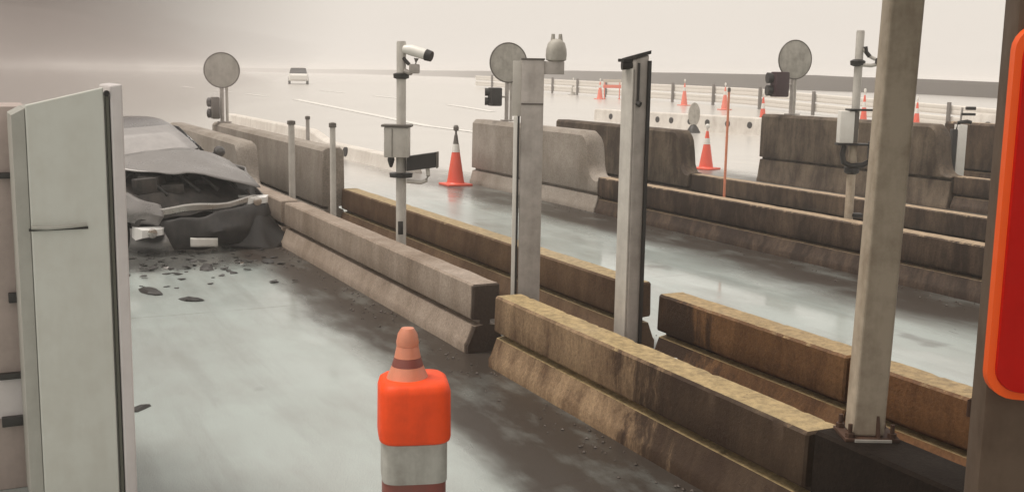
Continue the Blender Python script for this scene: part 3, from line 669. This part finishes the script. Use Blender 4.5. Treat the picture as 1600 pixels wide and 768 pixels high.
# ------------------------------------------------------------------ traffic drum and cones
def traffic_drum():
    root = thing('traffic_drum', 'fat bright orange traffic drum with a narrow banded neck, standing in the wet lane', 'traffic drum', (1.81, 4.69, 0), R(-17))
    def sq(w, z, e=0.42):
        n = 36; o = []
        for k in range(n):
            a = 2*math.pi*k/n; c, s = math.cos(a), math.sin(a)
            o.append(Vector((math.copysign(abs(c)**e, c)*w/2, math.copysign(abs(s)**e, s)*w/2, z)))
        return o
    MB().loft([sq(0.315, 0.392), sq(0.335, 0.40), sq(0.342, 0.416), sq(0.34, 0.52), sq(0.338, 0.63), sq(0.32, 0.66), sq(0.275, 0.676), sq(0.12, 0.682)]).build('body', M['orange'], root, 50)
    MB().loft([sq(0.31, 0.20), sq(0.31, 0.39)]).build('reflective_band', M['drum_band'], root, 50)
    MB().loft([sq(0.30, 0.03), sq(0.30, 0.198)]).build('lower_band', M['redband'], root, 50)
    MB().loft([sq(0.38, 0.0), sq(0.38, 0.03), sq(0.32, 0.05)]).build('rubber_base', M['rubber_red'], root, 50)
    MB().lathe([(0.10, 0.675), (0.075, 0.735)], (-0.03, 0.0, 0), 24).build('neck', M['band_pink'], root)
    MB().lathe([(0.075, 0.736), (0.064, 0.775)], (-0.03, 0.0, 0), 24).build('dark_band', M['redband'], root)
    MB().lathe([(0.063, 0.776), (0.052, 0.83)], (-0.03, 0.0, 0), 24).build('pale_band', M['band_pink'], root)
    MB().lathe([(0.052, 0.831), (0.054, 0.85), (0.046, 0.89), (0.03, 0.915), (0.0, 0.92)], (-0.03, 0.0, 0), 24).build('knob', M['band_pink'], root)
traffic_drum()
def cone(label, x, y, h, w, body, rz=0, top='dark'):
    root = thing('traffic_cone', label, 'traffic cone', (x, y, gz(x, y)), rz, 'traffic cones out on the plaza')
    MB().box((0, 0, 0.02), (w, w, 0.04), bev=0.012).build('base', body, root)
    r0 = w*0.34
    rr = lambda s: r0 + (0.03-r0)*s
    H = h*0.84
    MB().lathe([(r0*1.1, 0.04), (rr(0.03), 0.06), (rr(0.66), H*0.66)], (0, 0, 0), 22).build('body', body, root)
    MB().lathe([(rr(0.66)+0.004, H*0.66), (rr(0.82)+0.004, H*0.82)], (0, 0, 0), 22).build('white_band', M['white'], root)
    MB().lathe([(rr(0.82), H*0.82), (rr(1)*1.0, H), (0.018, H+0.01)], (0, 0, 0), 22).build('tip', M['disc_rim'] if top == 'dark' else body, root)
    b = MB().lathe([(0.02, H), (0.02, H+h*0.06), (0.05, H+h*0.075), (0.052, H+h*0.13), (0.03, h), (0.0, h+0.004)], (0, 0, 0), 16).build('beacon', M['disc_rim'] if top == 'dark' else M['white'], root)
    return root
cone('orange cone with a dark beacon on the wet lane beside the pale end block', 8.19, 18.95+0.1, 1.14, 0.5, M['orange_old'])
cone('orange cone behind the slender salmon pole', 15.3, 20.8, 1.05, 0.5, M['orange_old'], 0.4, 'w')
for lab, x, y, h, mt in (('pale pink cone beside a low pink barricade, far across the plaza', 35.8, 60.2, 1.3, M['pink']),
                         ('pink cone before the guardrail, above the first wall holes', 35.4, 50.4, 1.45, M['pink']),
                         ('pink cone before the guardrail, right above the slender salmon pole', 35.3, 46.6, 1.4, M['pink']),
                         ('small grey cone far out between the siren post and the slanted-top post', 38.9, 69.2, 1.2, M['disc']),
                         ('pink cone half hidden by the maroon signal box', 28.9, 35.6, 1.6, M['orange_old']),
                         ('red cone between the second camera pole and the thick post', 33.0, 34.2, 1.75, M['orange_old']),
                         ('red cone just to the far side of the thick post, by the guardrail', 34.2, 32.5, 1.5, M['orange_old'])):
    cone(lab, x, y, h, 0.55, mt, 0.3, 'w')
bk = thing('barricade', 'low pink board barricade on two legs near the guardrail', 'barricade', (36.75, 60.3, gz(36.75, 60.3)), FACE)
for k in (0, 1): MB().box((0, 0, 1.15-0.35*k), (1.15, 0.04, 0.2), bev=0.01).build('board', (M['band'], M['pink'])[k], bk)
for s in (-0.48, 0.48): MB().box((s, 0.03, 0.62), (0.06, 0.05, 1.26), bev=0.008).box((s, 0.03, 0.02), (0.08, 0.6, 0.05)).build('leg', M['pink'], bk)
# oval delineator
dl = thing('delineator', 'grey oval marker paddle with a black foot before the row of wall holes', 'delineator', (25.0, 34.9, 0), FACE); dl.scale = (1.15, 1.15, 1.15)
q = []
for k in range(28):
    a = 2*math.pi*k/28; q.append((0.2*math.cos(a), 0.40*math.sin(a)))
MB().loft([[Vector((x, -0.03, 0.62+z)) for x, z in q], [Vector((x*0.9, -0.05, 0.62+z*0.94)) for x, z in q]]).build('paddle', M['disc'], dl)
MB().lathe([(0.24, 0), (0.22, 0.06), (0.14, 0.2), (0.06, 0.3), (0.05, 0.95)], (0, 0.02, 0), 18).build('foot', M['black'], dl)

# guardrail along the far side
gr = thing('guardrail', 'long white two-rail guardrail on posts below the far bank', 'guardrail', (37.5, 28, 0), 0)
def rail_mb(z0):
    rings = []
    for i in range(41):
        y = 28 + 62*i/40
        x = 37.5 + 0.0016*(y-28)**2*0.5
        g0 = gz(x, y)
        rings.append([Vector((x-37.5+ox, y-28, g0+z0+oz)) for ox, oz in ((0, 0), (-.03, .04), (-.04, .14), (-.02, .20), (-.04, .26), (-.03, .36), (0, .40), (.03, .40), (.03, 0))])
    return MB().loft(rings)
for z0 in (0.16, 0.64): rail_mb(z0).build('rail', M['rail'], gr)
proto = MB().box((0, 0, 0.56), (0.12, 0.14, 1.2), bev=0.01).build('post', M['rail_post'], gr)
ys = [29.5+4.3*i for i in range(14)]
for i, y in enumerate(ys):
    o = proto if i == 0 else proto.copy()
    if i: col.objects.link(o); o.parent = gr
    x = 37.5 + 0.0008*(y-28)**2
    o.location = (x-37.5-0.12, y-28, gz(x, y))

# ------------------------------------------------------------------ far white car
def far_car():
    x, y = 26.7, 98.5
    root = thing('white_car', 'tiny pale car far off in the haze', 'car', (x, y, gz(x, y)), R(75))
    def ring(xx, w, z0, z1): return [Vector((xx, -w, z0)), Vector((xx, w, z0)), Vector((xx, w*1.02, (z0+z1)/2)), Vector((xx, w*0.92, z1)), Vector((xx, -w*0.92, z1)), Vector((xx, -w*1.02, (z0+z1)/2))]
    MB().loft([ring(-2.2, .75, .4, .75), ring(-2.0, .86, .28, .92), ring(0.8, .88, .25, .95), ring(1.9, .84, .28, .8), ring(2.2, .7, .35, .62)]).build('body', M['white'], root)
    MB().loft([ring(-1.7, .78, .9, .95), ring(-1.1, .72, .9, 1.4), ring(0.1, .72, .9, 1.42), ring(1.0, .8, .9, .95)]).build('cabin', M['glass'], root)
    MB().box((-0.5, 0, 1.43), (1.3, 1.2, 0.05), bev=0.02).build('roof', M['white'], root)
    for sx in (-1.35, 1.35):
        for sy in (-.8, .8): MB().tube([(sx, sy-.1, .32), (sx, sy+.1, .32)], .32, 16).build('wheel', M['rubber'], root)
far_car()

# ------------------------------------------------------------------ unseen booth and roof added to shade the near island end
cp = thing('shade_canopy', 'unseen flat dark roof added to shade the booth end of the near island', 'shade_canopy', (3.9, 0.6, 3.4))
MB().box((0.3, 0, 0.1), (3.6, 6.3, 0.2), bev=0.02).build('roof_slab', M['brown_post'], cp)
MB().box((-1.53, 0, 0.13), (0.04, 6.4, 0.32), bev=0.006).box((0.3, 3.18, 0.13), (3.6, 0.04, 0.32), bev=0.006).build('fascia', M['galv'], cp)
bo = thing('shade_booth', 'unseen brown-grey booth added to block light behind the red panel post', 'booth', (3.55, 0.1, 0))
MB().box((0, 0, 0.55), (1.5, 2.4, 1.1), bev=0.015).build('lower_wall', M['brown_post'], bo)
MB().box((0, 0, 2.95), (1.5, 2.4, 0.85), bev=0.015).build('upper_wall', M['brown_post'], bo)
for sx in (-.71, .71):
    for sy in (-1.16, 1.16): MB().box((sx, sy, 1.81), (0.08, 0.08, 1.42)).build('corner_post', M['galv'], bo)
MB().box((0, 0, 1.81), (1.4, 2.3, 1.42)).build('window', M['glass'], bo)

# ------------------------------------------------------------------ crashed car
def crashed_car():
    root = thing('grey_car', 'wrecked grey car jammed against the low barrier, bonnet buckled and front end torn open', 'car', (1.80, 15.05, 0.0), R(-76))
    root.rotation_euler = (R(3.0), R(1.5), R(-76))
    # local +x = forward, z up; length 4.5, width 1.8
    def crumple(bm_v, amt, f, x0=-9):
        out = []
        for p in bm_v:
            v = Vector(p); k = sstep(x0, x0+0.7, v.x)
            out.append(v + noise.noise_vector(v*f)*amt*k)
        return out
    def sec(x, w, zb, zs, zt, crown=0.03):
        return [Vector((x, -w*0.86, zb)), Vector((x, -w*0.98, zb+0.10)), Vector((x, -w, (zb+zs)*0.5)), Vector((x, -w*0.975, zs)), Vector((x, -w*0.88, zt-0.012)), Vector((x, -w*0.45, zt+crown*0.7)),
                Vector((x, 0, zt+crown)), Vector((x, w*0.45, zt+crown*0.7)), Vector((x, w*0.88, zt-0.012)), Vector((x, w*0.975, zs)), Vector((x, w, (zb+zs)*0.5)), Vector((x, w*0.98, zb+0.10)), Vector((x, w*0.86, zb)), Vector((x, 0, zb-0.02))]
    st_ = [(-2.26, .62, .42, .60, .74), (-2.22, .74, .34, .70, .90), (-2.05, .84, .26, .80, .99), (-1.5, .89, .22, .84, 1.02), (-.9, .90, .20, .84, 1.0), (0.2, .905, .19, .83, .97), (0.85, .90, .20, .82, .98), (1.08, .895, .21, .81, .96), (1.16, .86, .24, .78, .92)]
    b = MB().loft([sec(*q) for q in st_]).build('body', M['car'], root, 60)
    sub = b.modifiers.new('smooth', 'SUBSURF'); sub.levels = 2; sub.render_levels = 2
    def gh(z, xf, xr, wf, wr):
        return [Vector((xf, -wf*0.82, z)), Vector((xf+0.05, 0, z)), Vector((xf, wf*0.82, z)), Vector((xf-0.18, wf, z)), Vector(((xf+xr)/2, (wf+wr)/2*1.02, z)), Vector((xr+0.2, wr, z)), Vector((xr, wr*0.8, z)), Vector((xr-0.04, 0, z)), Vector((xr, -wr*0.8, z)), Vector((xr+0.2, -wr, z)), Vector(((xf+xr)/2, -(wf+wr)/2*1.02, z)), Vector((xf-0.18, -wf, z))]
    G = [gh(.93, 1.18, -1.72, .80, .78), gh(1.12, .80, -1.42, .745, .72), gh(1.30, .42, -1.05, .665, .64), gh(1.40, .12, -.78, .60, .58), gh(1.435, -.1, -.6, .5, .48), gh(1.447, -.28, -.45, .2, .2)]
    cb_ = MB().loft(G).build('cabin', M['car'], root, 60)
    s2 = cb_.modifiers.new('smooth', 'SUBSURF'); s2.levels = 2; s2.render_levels = 2
    def sheet(rows_, sub_n=4, amt=0.0, f=3.0, x0=-9):
        """a panel from a coarse grid of points, subdivided and crumpled"""
        g = [[Vector(p) for p in r_] for r_ in rows_]; out = []
        nr, nc = len(g), len(g[0])
        for i_ in range((nr-1)*sub_n+1):
            a = i_/sub_n; i0 = min(int(a), nr-2); fa = a-i0; row = []
            for j_ in range((nc-1)*sub_n+1):
                c = j_/sub_n; j0 = min(int(c), nc-2); fc = c-j0
                p = g[i0][j0].lerp(g[i0][j0+1], fc).lerp(g[i0+1][j0].lerp(g[i0+1][j0+1], fc), fa)
                row.append(p)
            out.append(crumple(row, amt, f, x0))
        return MB().loft(out, closed=False)
    def panel(name, mat, rows_, thick=0.012, **kw):
        o = sheet(rows_, **kw).build(name, mat, root, 50)
        q = o.modifiers.new('thick', 'SOLIDIFY'); q.thickness = thick; q.offset = 0
        return o
    rows_w = []
    for z, xf, w in ((.985, 1.10, .66), (1.12, .845, .62), (1.25, .575, .565), (1.355, .315, .51)):
        rows_w.append([(xf-0.075*abs(k)**2.2, k*w, z) for k in (-1, -.66, -.33, 0, .33, .66, 1)])
    ws = panel('windscreen', M['sky_glare'], rows_w, sub_n=1)
    for sy in (-.45, .12):
        MB().tube([(1.10, sy, .995), (1.02, sy+0.30, 1.06), (0.9, sy+0.52, 1.11)], 0.011, 6).build('wiper', M['black'], ws)
    # torn front: dark engine bay, radiator beam, buckled bonnet, wings, dropped bumper
    eb = sheet([[(1.12, -.72, .62), (1.12, -.72, .86), (1.12, 0, .90), (1.12, .72, .86), (1.12, .74, .62)], [(1.6, -.76, .5), (1.6, -.72, .82), (1.6, 0, .80), (1.6, .70, .74), (1.6, .74, .5)],
                [(2.0, -.74, .42), (2.0, -.70, .72), (2.0, 0, .70), (2.0, .68, .62), (2.0, .72, .42)], [(2.12, -.7, .28), (2.14, -.68, .5), (2.16, 0, .52), (2.12, .64, .48), (2.1, .68, .28)]], 5, 0.10, 3.3).build('engine_bay', M['engine'], root, 40)
    k = random.Random(5)
    for q in range(9):
        MB().box((1.35+.07*q*k.uniform(.7, 1.2), k.uniform(-.6, .6), .80+k.uniform(-.06, .05)), (k.uniform(.12, .3), k.uniform(.12, .3), k.uniform(.08, .2)), rz=k.uniform(0, 3), bev=0.015).build('engine_block', M['engine'] if q % 3 else M['black'], eb)
    for q in range(4):
        y_ = k.uniform(-.6, .5)
        MB().tube([(1.4, y_, .85), (1.6, y_+.1, .97), (1.85, y_+.15, .9), (2.0, y_+.3, .72)], 0.022, 8).build('hose', M['rubber'], eb)
    panel('bonnet', M['bonnet'], [[(1.02, -.74, .97), (1.06, -.25, 1.00), (1.06, .3, 1.00), (1.0, .74, .97)], [(1.26, -.74, 1.07), (1.30, -.25, 1.17), (1.34, .3, 1.15), (1.30, .76, 1.00)],
                                  [(1.62, -.66, 1.02), (1.70, -.2, 1.06), (1.80, .35, .98), (1.78, .80, .86)], [(1.88, -.40, .99), (2.0, -.05, .96), (2.14, .45, .84), (2.10, .84, .70)]], 0.014, sub_n=5, amt=0.035, f=3.1)
    panel('wing', M['car'], [[(1.1, -.90, .93), (1.1, -.915, .70), (1.1, -.90, .45)], [(1.5, -.90, .92), (1.45, -.93, .78), (1.40, -.95, .70)], [(1.95, -.80, .80), (1.92, -.88, .68), (1.86, -.91, .52)]], 0.012, sub_n=5, amt=0.05, f=4.0)
    panel('wing', M['bonnet'], [[(1.5, -.93, .90), (1.5, -.97, .72), (1.5, -.96, .62)], [(1.9, -.86, .84), (1.95, -.92, .66), (1.85, -.93, .58)], [(2.12, -.62, .72), (2.2, -.66, .58), (2.14, -.70, .46)], [(2.16, -.46, .64), (2.24, -.47, .52), (2.2, -.5, .40)]], 0.012, sub_n=5, amt=0.05, f=3.6)
    panel('wing', M['bonnet'], [[(1.1, .90, .93), (1.1, .915, .70), (1.1, .90, .45)], [(1.5, .92, .88), (1.5, .99, .72), (1.45, .97, .60)], [(1.98, .82, .72), (2.02, .92, .60), (1.95, .93, .42)]], 0.012, sub_n=5, amt=0.06, f=4.0)
    panel('radiator_beam', M['alloy'], [[(2.16, -.62, .60), (2.16, -.62, .52)], [(2.24, -.1, .62), (2.24, -.1, .54)], [(2.22, .35, .60), (2.22, .35, .53)], [(2.12, .74, .64), (2.12, .74, .56)]], 0.05, sub_n=5, amt=0.03, f=3.5)
    panel('bumper', M['bumper'], [[(2.20, -.50, .47), (2.26, -.42, .27), (2.24, -.36, .12)], [(2.32, 0, .50), (2.40, 0, .29), (2.32, 0, .11)], [(2.28, .5, .52), (2.36, .5, .30), (2.28, .5, .13)], [(2.06, .90, .56), (2.12, .93, .34), (2.06, .9, .16)]], 0.02, sub_n=6, amt=0.05, f=3.7)
    panel('torn_liner', M['black'], [[(2.1, .30, .42), (2.2, .36, .2), (2.3, .30, .04)], [(2.15, .66, .46), (2.36, .72, .22), (2.52, .78, .03)], [(2.05, .92, .42), (2.2, 1.02, .2), (2.34, 1.08, .04)]], 0.012, sub_n=5, amt=0.06, f=4.2)
    panel('number_plate', M['white'], [[(2.40, -.22, .27), (2.40, -.22, .17)], [(2.435, .10, .23), (2.43, .10, .13)]], 0.008, sub_n=4, amt=0.02, f=4)
    for (hx, hy, hz, sgn) in ((2.06, .74, .56, 1), (2.16, -.62, .36, -1)):
        h = MB().loft([[Vector((hx-.1, hy+a*.15, hz+c*.06)) for a, c in ((-1, -1), (1, -.8), (1.1, .6), (-.9, 1))], [Vector((hx+.06, hy+a*.17, hz+c*.07)) for a, c in ((-1, -1), (1, -.7), (1.1, .7), (-.9, 1))], [Vector((hx+.12, hy+a*.12, hz+c*.045)) for a, c in ((-1, -1), (1, -.8), (1, .7), (-.9, 1))]]).build('headlight', M['lamp'], root, 40)
        MB().lathe([(.05, 0), (.055, .03), (.03, .035)], (hx+.11, hy, hz), 14, axis=(1, 0, 0)).build('reflector', M['chrome'], h)
    for sg in (-1, 1):
        rows_s = [[(0.86, sg*.775, .97), (-.3, sg*.795, .97), (-1.35, sg*.755, .97)], [(0.55, sg*.73, 1.13), (-.3, sg*.745, 1.13), (-1.15, sg*.705, 1.13)], [(0.2, sg*.655, 1.32), (-.3, sg*.665, 1.32), (-.82, sg*.625, 1.32)]]
        panel('side_window', M['glass'], rows_s, sub_n=1)
        for wx in (1.50, -1.36):
            y0 = sg*0.80
            w = MB().lathe([(.22, -.12), (.30, -.11), (.322, -.07), (.322, .07), (.30, .105), (.22, .11)], (wx, y0, .322), 32, axis=(0, sg, 0)).build('wheel', M['rubber'], root)
            rim_ = MB().lathe([(.215, .06), (.225, .112), (.205, .114), (.19, .07), (.05, .075), (.045, .1), (.0, .1)], (wx, y0, .322), 32, axis=(0, sg, 0))
            for q in range(5):
                a = 2*math.pi*q/5
                rim_.box((wx+.12*math.cos(a), y0+sg*.088, .322+.12*math.sin(a)), (.17, .025, .045), rot=Matrix.Rotation(-a, 3, 'Y'))
            rim_.build('rim', M['alloy'], w)
        mr_ = MB().lathe([(.0, -.05), (.05, -.045), (.075, -.01), (.075, .03), (.055, .05), (0, .055)], (0.74, sg*.96, 1.01), 14, axis=(1, 0, 0)).build('mirror', M['car'], root)
        MB().tube([(0.72, sg*.84, .97), (0.73, sg*.92, 1.0)], .022, 8).build('mirror_arm', M['black'], mr_)
crashed_car()

# debris thrown over the wet lane
DEB = (((0.83, 6.9), 0.10, 'black', 'small black shard of debris lying close beside the pale cabinet'),
       ((1.05, 10.2), 0.13, 'black', 'torn black scrap on the lane, nearest the cabinet of those before the car'),
       ((1.42, 10.6), 0.18, 'black', 'larger torn black scrap out in the middle of the lane before the car'),
       ((1.72, 10.1), 0.14, 'rubber', 'scuffed rubber scrap lying off on its own before the car'),
       ((1.15, 10.45), 0.08, 'band', 'pale plastic chip lying among the black scraps'),
       ((1.25, 11.5), 0.17, 'black', 'black liner piece dropped below the car headlight, cabinet side'),
       ((2.55, 12.0), 0.15, 'chrome', 'shiny trim strip lying under the car nose near the barrier'),
       ((1.75, 11.9), 0.11, 'chrome', 'small shiny strip lying below the middle of the torn car front'),
       ((2.15, 11.7), 0.16, 'bumper', 'dark grey bumper fragment lying flat in front of the car'),
       ((2.85, 11.9), 0.15, 'black', 'black fragment wedged at the barrier foot beside the car nose'))
for i, ((x, y), sz, mt, lab) in enumerate(DEB):
    k = random.Random(i+3); m = MB(); n = 9; a0 = k.uniform(0, 3)
    el = k.uniform(.25, .5); rings = []
    for q, (zz, sc2) in enumerate(((0, 1), (sz*.06, .97), (sz*k.uniform(.10, .22), .6))):
        ring = []
        for jn in range(n):
            a = 2*math.pi*jn/n; r_ = sz*(0.75+0.45*noise.noise((a*1.3, i*5.1, q*.3)))*sc2
            px_, py_ = math.cos(a)*r_*1.3, math.sin(a)*r_*el*1.4
            ring.append(Vector((px_*math.cos(a0)-py_*math.sin(a0), px_*math.sin(a0)+py_*math.cos(a0), zz + (0.0 if q == 0 else sz*.12*noise.noise((a, i, 3))))))
        rings.append(ring)
    m.loft(rings)
    tag(m.build('car_debris', M[mt], None, 30, (x, y, 0.001)), lab, 'debris', 'bits of debris before the crashed car')

# grit washed against the foot of the barriers
m = MB(); k = random.Random(11)
for q in range(650):
    side = k.choice((3.26, 3.26, 3.26, 8.6, 8.6, 4.9))
    x = side - abs(k.gauss(0, 0.16)) - 0.02 if side < 4 or side > 8 else side + abs(k.gauss(0, 0.12))
    y = k.uniform(3.2, 15.5); r_ = k.choice((0.005, 0.006, 0.008, 0.01, 0.014))
    c = Vector((x, y, r_*0.4)); pts_ = [c+Vector((r_*k.uniform(.6, 1.3)*a, r_*k.uniform(.6, 1.3)*b2, r_*k.uniform(.4, .9)*c2)) for a, b2, c2 in ((1, 0, 0), (0, 1, 0), (-1, 0, 0), (0, -1, 0), (0, 0, 1), (0, 0, -1))]
    m.add(pts_, [(0, 1, 4), (1, 2, 4), (2, 3, 4), (3, 0, 4), (1, 0, 5), (2, 1, 5), (3, 2, 5), (0, 3, 5)])
structure(m.build('gravel', M['grit'], None, 0), 'stuff')

m = MB(); k = random.Random(23)
for q in range(130):
    x, y = k.gauss(2.0, 0.75), k.gauss(12.0, 0.65)
    if x > 3.2 or y > 13.2: continue
    r_ = k.choice((0.012, 0.018, 0.025, 0.04, 0.06)); a = k.uniform(0, 6.3)
    p = [Vector((x+r_*math.cos(a+b2)*k.uniform(.5, 1.3), y+r_*math.sin(a+b2)*k.uniform(.4, 1.0), 0.002+k.uniform(0, r_*.5))) for b2 in (0, 1.7, 3.1, 4.6)]
    lo = [v-Vector((0, 0, 0.006)) for v in p]
    m.add(p+lo, [(0, 1, 2, 3), (7, 6, 5, 4), (0, 4, 5, 1), (1, 5, 6, 2), (2, 6, 7, 3), (3, 7, 4, 0)])
structure(m.build('debris', M['bumper'], None, 0), 'stuff')
